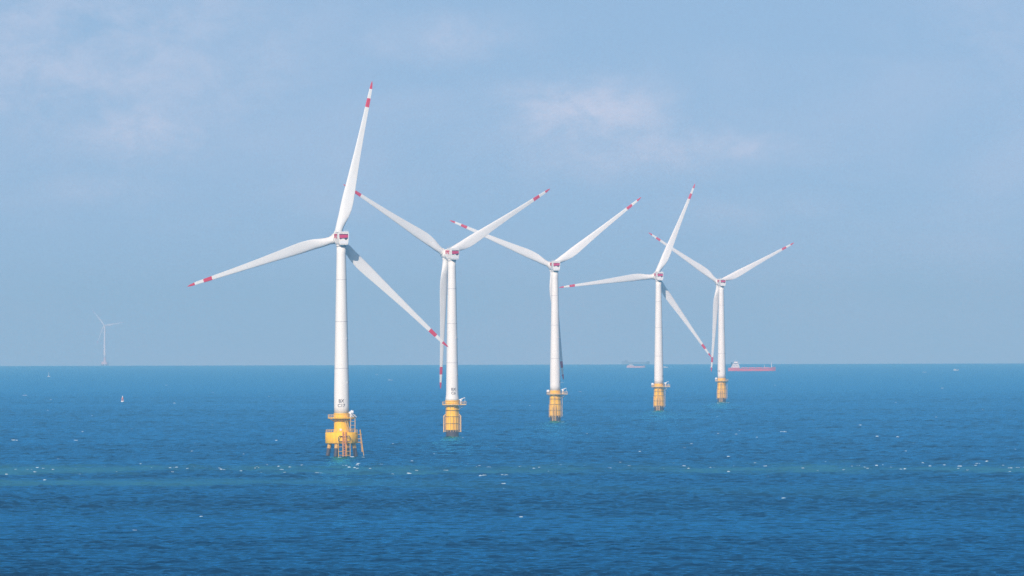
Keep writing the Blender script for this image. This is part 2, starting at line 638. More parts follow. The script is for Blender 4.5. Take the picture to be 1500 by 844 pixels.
def turbine_b(px, pw, psi, phase, hub_px, mark, mark_az, label, crane_ang, box_side, flare=0.0, posts=True, deck=2.2):
    """monopile with ringed transition piece"""
    p = pos(px, pw)
    hub_z = height_at(*hub_px, p)
    root = empty('wind_turbine', p)
    tag(root, label, 'wind turbine', 'wind turbines standing in the sea')
    z_t = 17.7
    top = hub_z - 2.95
    tower(root, z_t, top, 2.95, 1.85, flare, mark, mark_az)
    rotor_and_nacelle(root, top, hub_z, psi, phase)
    R0 = 3.25
    tp = MB()
    tp.lathe([(3.25, 3.1), (3.25, 9.8), (3.05, 10.6), (3.0, 14.9)], 56)
    tp.lathe([(2.98 + flare * .6, 16.0), (2.98 + flare * .6, 17.3), (3.1 + flare, 17.35), (3.1 + flare, 17.7)], 56)
    tp.lathe([(2.9, 14.9), (2.9, 15.45)], 56)
    t = tp.build('transition_piece', YEL, root)
    hp = MB()
    for z in (12.9, 9.9, 6.5, 3.3):
        rr = 3.4 if z > 10 else 3.6
        hp.lathe([(rr - .1, z - .09), (rr, z - .05), (rr, z + .05), (rr - .1, z + .09)], 48)
    hp.build('ring_frame', DARK, t)
    vt = MB()
    n = 16
    for i in range(n):
        a = 2 * math.pi * (i + .35) / n
        c, s = math.cos(a), math.sin(a)
        vt.tube((c * 3.52, s * 3.52, 2.4), (c * 3.52, s * 3.52, 9.8), .11, n=8)
        if i % 2:
            vt.tube((c * 3.25, s * 3.25, 10), (c * 3.2, s * 3.2, 14.8), .09, n=8)
    vt.build('cable_guard', PALE, t)
    mp = MB()
    mp.lathe([(3.12, -8.0), (3.12, 3.1)], 56)
    m = mp.build('monopile', DARK, root)
    # work platform: round with a square deck out to one side
    pl = MB()
    pl.lathe([(4.7, 15.45), (4.9, 15.5), (4.9, 15.95), (4.7, 16.0)], 48)
    for i in range(10):
        a = i * math.pi / 5
        pl.tube((2.95 * math.cos(a), 2.95 * math.sin(a), 14.0), (4.5 * math.cos(a), 4.5 * math.sin(a), 15.45), .11, n=6)
    sx = 1 if math.cos(crane_ang) >= 0 else -1
    if deck:
        pl.box((sx * (4.2 + deck / 2), -1.0, 15.73), (deck + .9, 3.6, .4), bev=.04)
        pl.tube((sx * 2.9, -1.0, 13.2), (sx * (4.0 + deck), -1.0, 15.5), .13, n=8)
    pf = pl.build('work_platform', PALE, root)
    r_ = MB()
    rail(r_, 4.8, 15.95, 1.2, 24)
    if deck:
        for yy in (-2.7, .7):
            for k in range(4):
                x = sx * (4.6 + deck * k / 3)
                r_.tube((x, yy, 15.9), (x, yy, 17.1), .06, n=6)
            for zz in (16.55, 17.1):
                r_.tube((sx * 4.4, yy, zz), (sx * (4.6 + deck), yy, zz), .06, n=6)
        for zz in (16.55, 17.1):
            r_.tube((sx * (4.6 + deck), -2.7, zz), (sx * (4.6 + deck), .7, zz), .06, n=6)
    r_.build('railing', PALE, pf)
    davit(root, crane_ang, 4.3, 15.95, 2.3, 2.1)
    cb = MB()
    if box_side:
        cb.box((box_side * 4.1, -1.2, 17.5), (1.5, 1.2, 1.3), bev=.12)
        cb.tube((box_side * 4.1, -1.2, 15.9), (box_side * 4.1, -1.2, 17.0), .2, n=8)
        cb.build('equipment_box', CWHT, root)
    if posts:
        for sd in (-1, 1):
            bl = MB()
            for yy in (-.9, .9):
                bl.tube((sd * 4.15, yy, 2.3), (sd * 4.15, yy, 10.2), .24, n=10)
                bl.tube((sd * 4.15, yy, 10.2), (sd * 3.2, yy, 11.0), .2, n=10)
                for zz in (2.7, 6.6, 9.9):
                    bl.tube((sd * 3.2, yy, zz), (sd * 4.15, yy, zz), .11, n=8)
            ladder(bl, (sd * 3.9, 0, 2.5), (sd * 3.9, 0, 10.0), .6, (0, 1, 0), .07)
            bl.build('boat_landing', PALE, root)
    else:
        bl = MB()
        for xx in (-1.5, .3):
            bl.tube((xx, -4.1, -2.5), (xx, -4.1, 8.6), .17, n=10)
            for zz in (3.4, 6.6):
                bl.tube((xx, -3.3, zz), (xx, -4.1, zz), .11, n=8)
        ladder(bl, (-.6, -3.85, -1.5), (-.6, -3.85, 15.5), .6, (1, 0, 0), .08)
        bl.tube((4.0, -.6, 3.0), (4.0, -.6, 15.5), .12, n=8)
        bl.build('boat_landing', PALE, root)
    return root


D = math.radians
turbine_a(500.6, 669.5, D(17.6), D(-162.6), (500, 350.3), ("BX\nC17", 1.85, 21.9),
          'nearest and tallest white turbine, on a broad yellow cap carried by raked piles')
turbine_b(662.6, 640.0, D(28.4), D(-90.7), (661, 373.2), ("BX\nC6", 1.9, 22.2), 0.22,
          'second nearest turbine, its tower flaring onto a yellow monopile with posts on both sides', D(-15), 0, flare=.45)
turbine_b(813.4, 617.5, D(14.9), D(-83.2), (812.8, 390.4), ("C5", 1.7, 22.5), 1.25,
          'middle turbine of the five large ones, one blade hidden behind its tower', D(-8), -1, posts=False, deck=2.4)
turbine_b(965.2, 602.0, D(16.7), D(-173.5), (964.8, 405.4), ("C4", 1.7, 22.5), 1.2,
          'turbine beside the hazy grey ship, one blade up and one level to the left', D(-8), -1, posts=False, deck=2.6)
turbine_b(1057.2, 589.5, D(18.8), D(-93.6), (1056.8, 414.4), ("C3", 1.7, 23.0), -0.75,
          'smallest looking of the five near turbines, standing just left of the red cargo ship', D(60), -1, posts=False, deck=0)

# the far turbine, half lost in the haze on the horizon
p = at_dist(153.5, 23500)
hz = height_at(153, 477, p)
root = tag(empty('wind_turbine', p), 'tiny hazy turbine far off on the horizon at the left', 'wind turbine', 'wind turbines standing in the sea')
S6 = 0.80
tower(root, 22, hz - 2.4, 3.4, 2.3, 0, None, seams=(.5,), mat=FARWHITE)
rotor_and_nacelle(root, hz - 2.4, hz, D(18), D(8.5), scale=S6, detail=False)
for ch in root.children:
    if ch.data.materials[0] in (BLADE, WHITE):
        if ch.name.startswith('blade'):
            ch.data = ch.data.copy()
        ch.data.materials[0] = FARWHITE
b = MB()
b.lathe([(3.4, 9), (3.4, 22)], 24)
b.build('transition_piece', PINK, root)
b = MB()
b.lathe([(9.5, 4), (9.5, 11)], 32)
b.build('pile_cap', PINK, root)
for i in range(6):
    a = i * math.pi / 3
    b = MB()
    b.tube((8 * math.cos(a), 8 * math.sin(a), 4), (9.5 * math.cos(a), 9.5 * math.sin(a), -5), 1.0, n=10)
    b.build('pile', DARK, root)


# ------------------------------------------------------------------- ships
def hull_mesh(L, B, Dp, free, bow_raise, mats, stern=0.75, name='hull', parent=None, wl=0.0):
    """bow to +X; sheer line up at the bow"""
    mb = MB()
    n = 28
    rows = []
    for i in range(n + 1):
        u = i / n
        x = -L / 2 + L * u
        w = B / 2
        if u > 0.80:
            w *= max(0.02, 1 - ((u - .80) / .20) ** 2.0)
        if u < .1:
            w *= stern + (1 - stern) * (u / .1)
        zt = free + bow_raise * max(0, (u - .86) / .14) ** .5 + (0.30 * free if u < .24 else 0)
        flare = 1.0
        xb = x - (0.03 * L * ((u - .8) / .2) if u > .8 else (-0.03 * L * (1 - u / .1) if u < .1 else 0))
        rows.append([(xb, -w * .75, -Dp), (x, -w * .97, wl), (x, -w, zt), (x, w, zt), (x, w * .97, wl), (xb, w * .75, -Dp)])
    k = 6
    vs = [q for r in rows for q in r]
    fs, = [[]]
    mi = []
    for i in range(n):
        for j in range(k):
            j2 = (j + 1) % k
            fs.append([i * k + j, (i + 1) * k + j, (i + 1) * k + j2, i * k + j2])
    fs += [list(range(k)), [n * k + j for j in range(k)][::-1]]
    mb.add(vs, fs)
    o = mb.build(name, mats, parent)
    bm = bmesh.new(); bm.from_mesh(o.data); bmesh.ops.recalc_face_normals(bm, faces=bm.faces); bm.to_mesh(o.data); bm.free()
    return o


def deckhouse(root, x, z, tiers, mat=None, glass=True):
    mb = MB()
    panes = []
    for l, w, h in tiers:
        mb.box((x, 0, z + h / 2), (l, w, h), bev=.08)
        if glass:
            for k in range(int(l / 2.4)):
                gz = MB()
                gz.box((x - l / 2 + 1.4 + k * 2.4, -w / 2 - .01, z + h * .6), (1.2, .12, h * .35))
                panes.append(gz)
        z += h + .01
    o = mb.build('deckhouse', mat or CWHT, root)
    if glass:
        for gz in panes:
            gz.build('window', GLASS, o)
    return z


def cargo_ship():
    p = on_sea(1101.5, 543.6)
    s = F / p.length
    L = 69.5 / s
    root = tag(empty('cargo_ship', p, D(4)), 'red hulled cargo ship with white deckhouse at its left end, below the horizon', 'ship')
    hull_mesh(L, 12, 4, 3.9, 2.6, HULL, parent=root)
    z = deckhouse(root, -L / 2 + 11, 5.0, ((12.5, 10, 2.4), (10.5, 9.5, 2.4), (8.5, 9.5, 2.3)))
    mb = MB()
    mb.box((-L / 2 + 13.0, 0, z + .15), (10, 12.5, .3))
    mb.box((-L / 2 + 11.5, 0, z + 1.2), (5, 7, 1.8), bev=.1)
    mb.build('bridge', CWHT, root)
    mb = MB()
    mb.tube((-L / 2 + 5.6, 0, 7), (-L / 2 + 5.4, 0, 13.4), 1.3, 1.1, 16)
    mb.build('funnel', NAVY, root)
    for x, h in ((-L / 2 + 10, 5.0),):
        mb = MB()
        mb.tube((x, 0, z + 1.5), (x, 0, z + h), .25, .15)
        mb.tube((x - 1.4, 0, z + h * .7), (x + 1.4, 0, z + h * .7), .12)
        mb.build('mast', GALV, root)
    mb = MB()
    mb.tube((L / 2 - 6.2, 0, 5.5), (L / 2 - 6.2, 0, 13.5), .55, .35)
    mb.tube((L / 2 - 6.2, -1.6, 12), (L / 2 - 6.2, 1.6, 12), .2)
    mb.build('foremast', CWHT, root)
    mb = MB()
    mb.tube((L / 2 - 17, 0, 4.4), (L / 2 - 17, 0, 9), .4, .3)
    mb.build('derrick_post', CWHT, root)
    for k in range(4):
        mb = MB()
        mb.box((-L / 2 + 25 + k * 11, 0, 4.95), (9.6, 8.6, 1.1), bev=.1)
        mb.box((-L / 2 + 25 + k * 11, 0, 5.6), (9.2, 8.2, .25))
        mb.build('hatch_cover', HULL, root)
    mb = MB()
    for k in range(30):
        x = -L / 2 + 2 + k * (L - 12) / 29
        mb.tube((x, -5.7, 4.4), (x, -5.7, 5.5), .06, n=6)
    mb.tube((-L / 2 + 2, -5.7, 5.5), (L / 2 - 10, -5.7, 5.5), .06, n=6)
    mb.build('railing', CWHT, root)


cargo_ship()


def small_ship(px, py, length_px, free, tiers, hmat, label, cat, heading=0.0, dh=0.2, dist=None, mast=None, name='ship', group=None):
    p = on_sea(px, py) if dist is None else at_dist(px, dist)
    s = F / p.length
    L = length_px / s
    root = tag(empty(name, p, heading), label, cat, group)
    hull_mesh(L, max(2.4, L * .2), free * .5, free, free * .4, hmat, parent=root)
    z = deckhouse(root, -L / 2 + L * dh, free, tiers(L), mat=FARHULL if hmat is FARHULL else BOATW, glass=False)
    if mast:
        mb = MB()
        mb.tube((-L / 2 + L * dh, 0, z), (-L / 2 + L * dh, 0, z + mast), mast * .035, mast * .02)
        mb.tube((-L / 2 + L * dh - mast * .15, 0, z + mast * .7), (-L / 2 + L * dh + mast * .15, 0, z + mast * .7), mast * .02)
        mb.build('mast', GALV, root)
    return root


small_ship(931.5, 538.8, 27, 3.2, lambda L: ((L * .32, 5, 1.6), (L * .18, 4.6, 1.2)), DULLRED,
           'small faint reddish ship left of the fourth turbine tower', 'ship', dh=.22, mast=3.5, name='coaster_ship')
small_ship(931.0, 0, 41, 6.5, lambda L: ((L * .14, 8, 2.5), (L * .10, 8, 2.2)), FARHULL,
           'long low blue-grey ship on the horizon above the faint reddish one', 'ship', dh=.16, dist=24500, mast=4, name='cargo_ship')
small_ship(974.5, 538.6, 9, 1.3, lambda L: ((L * .35, 2.2, 1.0),), BOATW,
           'low white motor boat just right of the fourth turbine tower', 'boat', dh=.4, name='motor_boat')
small_ship(71.5, 552.2, 4.5, .8, lambda L: ((L * .3, 1.6, 1.0),), BOATW,
           'tiny white boat with a thin mast far out at the left', 'boat', dh=.45, mast=4.6, name='fishing_boat')
small_ship(1400.5, 542.8, 8, 1.2, lambda L: ((L * .3, 2.2, 1.0),), BOATW,
           'tiny white boat near the horizon at the far right', 'boat', dh=.35, name='motor_boat')

# buoy
p = on_sea(179.5, 589.0)
by = tag(empty('navigation_buoy', p), 'small orange and white buoy floating alone in the sea at the left', 'buoy')
mb = MB()
mb.lathe([(.8, -.6), (1.15, -.2), (1.15, .6), (.95, .9)], 20)
mb.build('float', CWHT, by)
mb = MB()
for k in range(4):
    a = k * math.pi / 2 + .4
    mb.tube((.95 * math.cos(a), .95 * math.sin(a), .9), (.35 * math.cos(a), .35 * math.sin(a), 3.4), .12, n=8)
for r, z in ((.78, 1.6), (.6, 2.4)):
    mb.ring(r, z, .07, 16)
mb.lathe([(.6, 2.3), (.45, 3.5)], 16)
mb.build('lattice', ORNG, by)
mb = MB()
mb.lathe([(.25, 3.5), (.25, 3.9), (.5, 4.0), (.08, 4.7)], 14)
mb.build('top_mark', CWHT, by)

# --------------------------------------------------------------------- sea
def fft_tile(n, size, lmin, lmax, wind, spread, seed, expo=2.0):
    """random wave field from a directional spectrum, unit rms slope scaled later"""
    r = np.random.default_rng(seed)
    k1 = np.fft.fftfreq(n, d=size / n) * 2 * np.pi
    kx, ky = np.meshgrid(k1, k1, indexing='ij')
    k = np.hypot(kx, ky)
    k[0, 0] = 1
    c = (kx * math.sin(wind) + ky * math.cos(wind)) / k
    amp = k ** (-expo) * (np.abs(c) ** spread + 0.03)
    lam = 2 * np.pi / k
    amp *= 1 / (1 + (lmin / lam) ** 6) * 1 / (1 + (lam / lmax) ** 4)
    amp[0, 0] = 0
    ph = r.normal(size=(n, n)) + 1j * r.normal(size=(n, n))
    h = np.fft.ifft2(amp * ph).real
    return (h / h.std()).astype(np.float32)


def sample(tile, size, x, y):
    n = tile.shape[0]
    u = (x / size * n) % n
    v = (y / size * n) % n
    i = np.floor(u).astype(np.int32)
    j = np.floor(v).astype(np.int32)
    fu = (u - i).astype(np.float32)
    fv = (v - j).astype(np.float32)
    i %= n; j %= n
    i2 = (i + 1) % n; j2 = (j + 1) % n
    return (tile[i, j] * (1 - fu) * (1 - fv) + tile[i2, j] * fu * (1 - fv) + tile[i, j2] * (1 - fu) * fv + tile[i2, j2] * fu * fv)


COLSTEP = 0.0076
RINGSTEP = 0.7
wind = D(12)
TA = fft_tile(1024, 409.0, 1.9, 24.0, wind, 2.6, 1, 1.9)
TB = fft_tile(1024, 131.0, 0.9, 7.0, wind, 2.2, 2, 1.9)
TC = fft_tile(512, 5300.0, 120.0, 1400.0, 0.1, 0.5, 3, 1.6)


def smooth01(a):
    a = np.clip(a, 0, 1)
    return a * a * (3 - 2 * a)


def wave_h(x, y, spacing):
    g = sample(TC, 5300.0, x * .4, y * 1.3)
    gust = np.clip(1 + .15 * g, .6, 1.4)
    a = sample(TA, 409.0, x, y) * (1 - smooth01((spacing - 3) / 9))
    b = sample(TB, 131.0, x + .37 * y, y - .21 * x) * (1 - smooth01((spacing - 3.0) / 8))
    h = gust * (0.23 * a + 0.125 * b)
    h = h + 0.05 * np.clip(h, 0, 2) ** 2 * 2      # sharper crests
    return h


def build_sea():
    rings = [40.0]
    r = 40.0
    while r < 1650:
        r += max(6.0, r * .05)
        rings.append(r)
    r = 1655.0
    while r < 30000:
        rings.append(r)
        s = RINGSTEP * (r / 1800) ** 1.5
        if r > 7500:
            s = 5.95 + (r - 7500) * .0032
        r += s
    rings.append(30000.0)
    rings = np.array(rings)
    fine = np.arange(-6.0, 6.0, COLSTEP)
    side = 6.0 + np.cumsum(np.linspace(.05, 6.5, 60))
    side = side * (180.0 - 1e-9) / side[-1]
    side = side[side > 6.0]
    ang = np.radians(np.concatenate([-side[::-1], fine, side[:-1]]))
    nr, na = len(rings), len(ang)
    A, R_ = np.meshgrid(ang, rings)
    x = R_ * np.sin(A)
    y = R_ * np.cos(A)
    sp = np.gradient(rings)[:, None] * np.ones_like(A)
    sa = np.gradient(ang)[None, :] * R_
    spacing = np.maximum(sp, sa)
    h = wave_h(x, y, spacing)
    h = np.where((R_ < 1650) | (spacing > 14), 0, h)
    z = -R_ ** 2 / (2 * RE) + h
    co = np.stack([x, y, z], -1).reshape(-1, 3)
    co = np.concatenate([co, [[0, 0, 0]]]).astype(np.float32)
    i = np.arange(nr - 1)[:, None] * na
    j = np.arange(na)[None, :]
    j2 = (j + 1) % na
    quads = np.stack([i + j, i + j2, i + na + j2, i + na + j], -1).reshape(-1, 4)
    c = nr * na
    tri = np.stack([np.full(na, c), (np.arange(na) + 1) % na, np.arange(na)], -1)
    loops = np.concatenate([quads.ravel(), tri.ravel()]).astype(np.int32)
    nq, ntri = len(quads), len(tri)
    starts = np.concatenate([np.arange(nq) * 4, nq * 4 + np.arange(ntri) * 3]).astype(np.int32)
    me = bpy.data.meshes.new('sea')
    me.vertices.add(len(co))
    me.vertices.foreach_set('co', co.ravel())
    me.loops.add(len(loops))
    me.loops.foreach_set('vertex_index', loops)
    me.polygons.add(nq + ntri)
    me.polygons.foreach_set('loop_start', starts)
    me.polygons.foreach_set('use_smooth', np.ones(nq + ntri, dtype=bool))
    me.update(calc_edges=True)
    o = bpy.data.objects.new('sea', me)
    COL.objects.link(o)
    o['kind'] = 'structure'
    print('SEA verts', len(co), nr, na)
    return o


SEA_DEEP = (0.0001, 0.031, 0.096)
SEA_LIGHT = (0.0003, 0.045, 0.128)
SEA_TEAL = (0.045, 0.215, 0.275)


def sea_material():
    m, t = nt('sea_water')
    L = t.links.new
    out = N(t, 'ShaderNodeOutputMaterial')
    tc = N(t, 'ShaderNodeTexCoord')
    sep = N(t, 'ShaderNodeSeparateXYZ')
    L(tc.outputs['Object'], sep.inputs[0])

    def noise(scale_v, detail=4, rough=.55, loc=(0, 0, 0), dist=0.0):
        mp = N(t, 'ShaderNodeMapping')
        mp.inputs['Scale'].default_value = scale_v
        mp.inputs['Location'].default_value = loc
        nz = N(t, 'ShaderNodeTexNoise')
        nz.inputs['Scale'].default_value = 1.0
        nz.inputs['Detail'].default_value = detail
        nz.inputs['Roughness'].default_value = rough
        nz.inputs['Distortion'].default_value = dist
        L(tc.outputs['Object'], mp.inputs[0])
        L(mp.outputs[0], nz.inputs['Vector'])
        return nz.outputs['Fac']

    def math_(op, a, b=None, clamp=False):
        n = N(t, 'ShaderNodeMath', operation=op, use_clamp=clamp)
        for i, q in enumerate((a, b)):
            if q is None:
                continue
            if isinstance(q, (int, float)):
                n.inputs[i].default_value = q
            else:
                L(q, n.inputs[i])
        return n.outputs[0]

    def rng_(v, a, b, c=0.0, d=1.0):
        n = N(t, 'ShaderNodeMapRange', interpolation_type='SMOOTHSTEP')
        n.inputs['From Min'].default_value = a
        n.inputs['From Max'].default_value = b
        n.inputs['To Min'].default_value = c
        n.inputs['To Max'].default_value = d
        L(v, n.inputs['Value'])
        return n.outputs[0]

    def mix(f, a, b):
        n = N(t, 'ShaderNodeMix', data_type='RGBA')
        if isinstance(f, (int, float)):
            n.inputs['Factor'].default_value = f
        else:
            L(f, n.inputs['Factor'])
        for nm, q in (('A', a), ('B', b)):
            if isinstance(q, tuple):
                n.inputs[nm].default_value = (*q, 1)
            else:
                L(q, n.inputs[nm])
        return n.outputs['Result']

    # patches of slightly different water, drawn out by the current
    patch = noise((0.004, 0.0012, 0), 4, .6, (3, 1, 0))
    base = mix(rng_(patch, .42, .62), SEA_DEEP, SEA_LIGHT)
    # the greener strip of turbid water
    wob = noise((0.006, 0.0035, 0), 3, .5, (8, 2, 0))
    wob3 = noise((0.05, 0.02, 0), 4, .65, (2, 2, 0))
    yy = math_('ADD', sep.outputs['Y'], math_('MULTIPLY', math_('SUBTRACT', wob, .5), 330.0))
    yy = math_('ADD', yy, math_('MULTIPLY', math_('SUBTRACT', wob3, .5), 260.0))
    far_edge = rng_(yy, 3380.0, 3540.0, 1.0, 0.0)
    near_edge = rng_(yy, 3180.0, 3265.0, 0.0, 1.0)
    strip = math_('MULTIPLY', far_edge, near_edge)
    brk = noise((0.012, 0.004, 0), 4, .6, (1, 5, 0))
    strip = math_('MULTIPLY', strip, rng_(brk, .38, .60, .12, 1.0))
    base = mix(math_('MULTIPLY', strip, .9), base, SEA_TEAL)
    # weaker second streak at the left, nearer the shore
    wob2 = noise((0.008, 0.002, 0), 3, .5, (20, 7, 0))
    y2 = math_('ADD', sep.outputs['Y'], math_('MULTIPLY', math_('SUBTRACT', wob2, .5), 500.0))
    y2 = math_('ADD', y2, math_('MULTIPLY', sep.outputs['X'], .6))
    s2 = math_('MULTIPLY', rng_(y2, 2870.0, 2960.0, 0.0, 1.0), rng_(y2, 3000.0, 3120.0, 1.0, 0.0))
    s2 = math_('MULTIPLY', s2, rng_(sep.outputs['X'], -120.0, 20.0, .8, .2))
    strip = math_('MAXIMUM', strip, s2)
    base = mix(s2, base, SEA_TEAL)
    # small waves too fine for the mesh
    nz1 = noise((1.0, .8, 0), 3, .65)
    nz2 = noise((0.22, .07, 0), 4, .62, (4, 9, 0))
    bp = N(t, 'ShaderNodeBump')
    bp.inputs['Strength'].default_value = 1.0
    bp.inputs['Distance'].default_value = 0.10
    L(nz1, bp.inputs['Height'])
    bp2 = N(t, 'ShaderNodeBump')
    bp2.inputs['Strength'].default_value = 1.0
    L(rng_(sep.outputs['Y'], 2500.0, 7500.0, 0.10, 1.8), bp2.inputs['Distance'])
    L(nz2, bp2.inputs['Height'])
    L(bp.outputs[0], bp2.inputs['Normal'])
    df = N(t, 'ShaderNodeBsdfDiffuse')
    L(base, df.inputs['Color'])
    up = N(t, 'ShaderNodeCombineXYZ')      # light coming up out of the water does not follow the ripples
    up.inputs[2].default_value = 1.0
    L(up.outputs[0], df.inputs['Normal'])
    gl = N(t, 'ShaderNodeBsdfGlossy')
    gl.inputs['Roughness'].default_value = 0.13
    gl.inputs['Color'].default_value = (.07, .56, .93, 1)
    L(bp2.outputs[0], gl.inputs['Normal'])
    fr = N(t, 'ShaderNodeFresnel')
    fr.inputs['IOR'].default_value = 1.33
    L(bp2.outputs[0], fr.inputs['Normal'])
    fac = math_('MULTIPLY', math_('POWER', math_('MAXIMUM', fr.outputs[0], 0.0), 1.0), 1.0, True)
    fac = math_('MULTIPLY', fac, math_('SUBTRACT', 1.0, math_('MULTIPLY', strip, .45)))
    ms = N(t, 'ShaderNodeMixShader')
    L(fac, ms.inputs[0])
    L(df.outputs[0], ms.inputs[1])
    L(gl.outputs[0], ms.inputs[2])
    L(ms.outputs[0], out.inputs['Surface'])
    return m


sea = build_sea()
sea.data.materials.append(sea_material())

# -------------------------------------------------------- foam on the sea
def foam_mat():
    m, t = nt('sea_foam')
    out = N(t, 'ShaderNodeOutputMaterial')
    b = N(t, 'ShaderNodeBsdfPrincipled')
    b.inputs['Base Color'].default_value = (.42, .50, .55, 1)
    b.inputs['Roughness'].default_value = .8
    t.links.new(b.outputs[0], out.inputs[0])
    return m


def wave_scalar(x, y):
    r = math.hypot(x, y)
    if r > 7500:
        s = 5.95 + (r - 7500) * .0032
    else:
        s = RINGSTEP * (r / 1800) ** 1.5
    return float(wave_h(np.array([x]), np.array([y]), np.array([s]))[0])


foam = MB()


def crest(x, y, w, h, d):
    """a breaking crest: a low ragged roll of foam across the wind"""
    z0 = drop(math.hypot(x, y)) + wave_scalar(x, y) * .6 + .22
    n = max(5, int(w / .5))
    k = 5
    vs = []
    tilt = random.uniform(-.25, .25)
    ph = random.random() * 6
    for i in range(n + 1):
        u = i / n
        env = math.sin(math.pi * min(1, max(0, u))) ** .5
        env *= .6 + .4 * math.sin(u * 9 + ph) * random.uniform(.3, 1) + random.uniform(-.15, .15)
        env = max(env, .06)
        cx = x + (u - .5) * w
        cy = y + (u - .5) * w * tilt + random.uniform(-.2, .2)
        for j in range(k):
            a = math.pi * j / (k - 1)
            vs.append((cx, cy - math.cos(a) * d * env, z0 - .25 + (math.sin(a)) * (h * env + .25)))
    fs = [[i * k + j, (i + 1) * k + j, (i + 1) * k + j + 1, i * k + j + 1] for i in range(n) for j in range(k - 1)]
    foam.add(vs, fs, 0, True)


def foam_px(px, py, wpx, hpx):
    p = on_sea(px, py)
    s = F / p.length
    w_, h_ = max(1.0, wpx / s), max(.2, hpx / s) * .58
    if w_ < 2.0:
        crest(p.x, p.y, w_, h_, max(.6, w_ * .4))
        return
    n = random.choice((2, 3, 3, 4))
    x = p.x - w_ / 2
    big = random.randrange(n)
    for i in range(n):
        ww = w_ / n * random.uniform(.7, 1.5) * (1.5 if i == big else .8)
        hh = h_ * (1.0 if i == big else random.uniform(.2, .55))
        crest(x + ww / 2, p.y + random.uniform(-1.5, 1.5), ww, hh, max(.6, ww * .35))
        x += ww * random.uniform(.75, 1.15)


# the larger breaking crests of the photograph
for q in [(8, 696, 12, 1.4), (103, 696, 8, 1.6), (117, 696, 6, 1.3), (171, 692, 5, 2.2), (67, 705, 7, 1.2), (250, 693, 9, 1.6), (353, 692, 4, 2.0),
          (377, 687, 8, 1.3), (412, 690, 7, 1.3), (466, 694, 10, 1.0), (522, 687, 8, 1.5), (525, 680, 5, 1.7), (558, 681, 7, 1.3), (576, 652, 3, 2), (599, 694.5, 8, 2.6), (610, 691, 5, 1.6),
          (632, 693, 6, 1.4), (653, 691, 8, 1.5), (706, 698, 9, 2.0), (716, 685, 7, 1.4), (742, 697, 6, 1.5), (793, 685.5, 9, 2.0), (820, 682, 7, 1.6), (846, 688, 10, .8),
          (893, 687, 6, 1.6), (921, 688, 8, 2.2), (973, 689, 9, 1.5), (1079, 683, 10, 1.1), (1067, 669.5, 5, 1.7), (1121, 683.5, 6, 1.5), (1136, 705.5, 9, 1.8), (1147, 633.5, 8, 1.5), (1211, 677.5, 6, 1.6),
          (1252, 684, 11, 4.0), (1275, 683.5, 16, .9), (1284, 683, 4, 1.8), (1293, 682, 3, 1.7), (1327, 680.5, 4, 1.2), (1352, 679.5, 4, 1.6), (1373, 617, 5, 1.7), (1285, 640, 5, 1.6), (1406, 684, 7, 1.7), (1433, 680, 8, 2.0),
          (1446, 677.5, 5, 1.6), (1490, 659.5, 8, 2.0), (1491, 686, 6, 1.3), (1466, 682, 4, 1.3), (1422, 655, 6, 1.3), (1376, 669, 3, 1.6), (1236, 690, 4, 1.0), (821, 718.5, 9, 2.0), (739, 709, 9, 2), (694, 727, 5, 1.5),
          (938, 801, 10, 2.2), (923, 659, 4, 1.4), (571, 557, 5, 1.4), (552, 549, 5, .9), (218, 653, 6, 1.2), (280, 613, 5, 1.8), (231, 633, 8, 1.4), (111, 645.5, 6, 1.6), (49, 620, 4, 2.2), (20, 646, 12, 1.0), (36, 579.5, 6, 1.0), (28, 600, 3, 2),
          (121, 633, 3, 1.8), (285, 650, 4, 1.8), (70, 602, 3, 1.4), (288, 651, 8, 1), (222, 687, 4, 2), (231, 681.5, 3, 2), (85, 673, 4, 1.3), (1354, 545.5, 6, .9), (1380, 569, 4, 1), (1440, 638, 5, 1.2), (1260, 623, 4, 1.2), (1315, 641, 4, 1.2), (1013, 651, 4, 1.4), (726, 655, 5, 1.2), (636, 666, 2, 1.8), (635, 671, 2, 1.5), (685, 680, 4, 1.3)]:
    foam_px(*q)
for _ in range(90):
    foam_px(random.uniform(-120, 1620), random.gauss(686, 3.5), random.uniform(1.5, 5.0), random.uniform(.6, 1.3))
# scattered small ones, more of them along the strip where the currents meet
for _ in range(150):
    foam_px(random.uniform(-120, 1620), random.choice([random.gauss(686, 5), random.uniform(560, 680), random.uniform(600, 720)]), random.uniform(1.2, 4.0), random.uniform(.5, 1.1))
for _ in range(14):
    foam_px(random.uniform(-120, 1620), random.uniform(705, 880), random.uniform(3, 9), random.uniform(.6, 1.3))
# churned water around the foundations
for px, py, w in ((503, 670, 30), (664, 640.5, 16), (814, 618, 13), (966, 602.3, 10), (1057.5, 589.8, 9)):
    for k in range(9):
        foam_px(px + random.uniform(-w, w), py + random.uniform(.2, 1.6), random.uniform(3, 7), random.uniform(.25, .5))
fo = foam.build('sea_foam', foam_mat())
fo['kind'] = 'stuff'

# -------------------------------------------------------------------- haze
HZ_DENS = 7.4e-5
hb = MB()
hb.box((0, 0, 55.0), (64000, 64000, 255.0))
haze = hb.build('haze', [])
haze['kind'] = 'stuff'
hm, t = nt('haze_air')
out = N(t, 'ShaderNodeOutputMaterial')
pv = N(t, 'ShaderNodeVolumePrincipled')
pv.inputs['Color'].default_value = (0.29, 0.71, 1.0, 1)
pv.inputs['Absorption Color'].default_value = (0.48, 0.30, 0.1, 1)
pv.inputs['Density'].default_value = HZ_DENS
pv.inputs['Anisotropy'].default_value = 0.0
t.links.new(pv.outputs[0], out.inputs['Volume'])
haze.data.materials.append(hm)

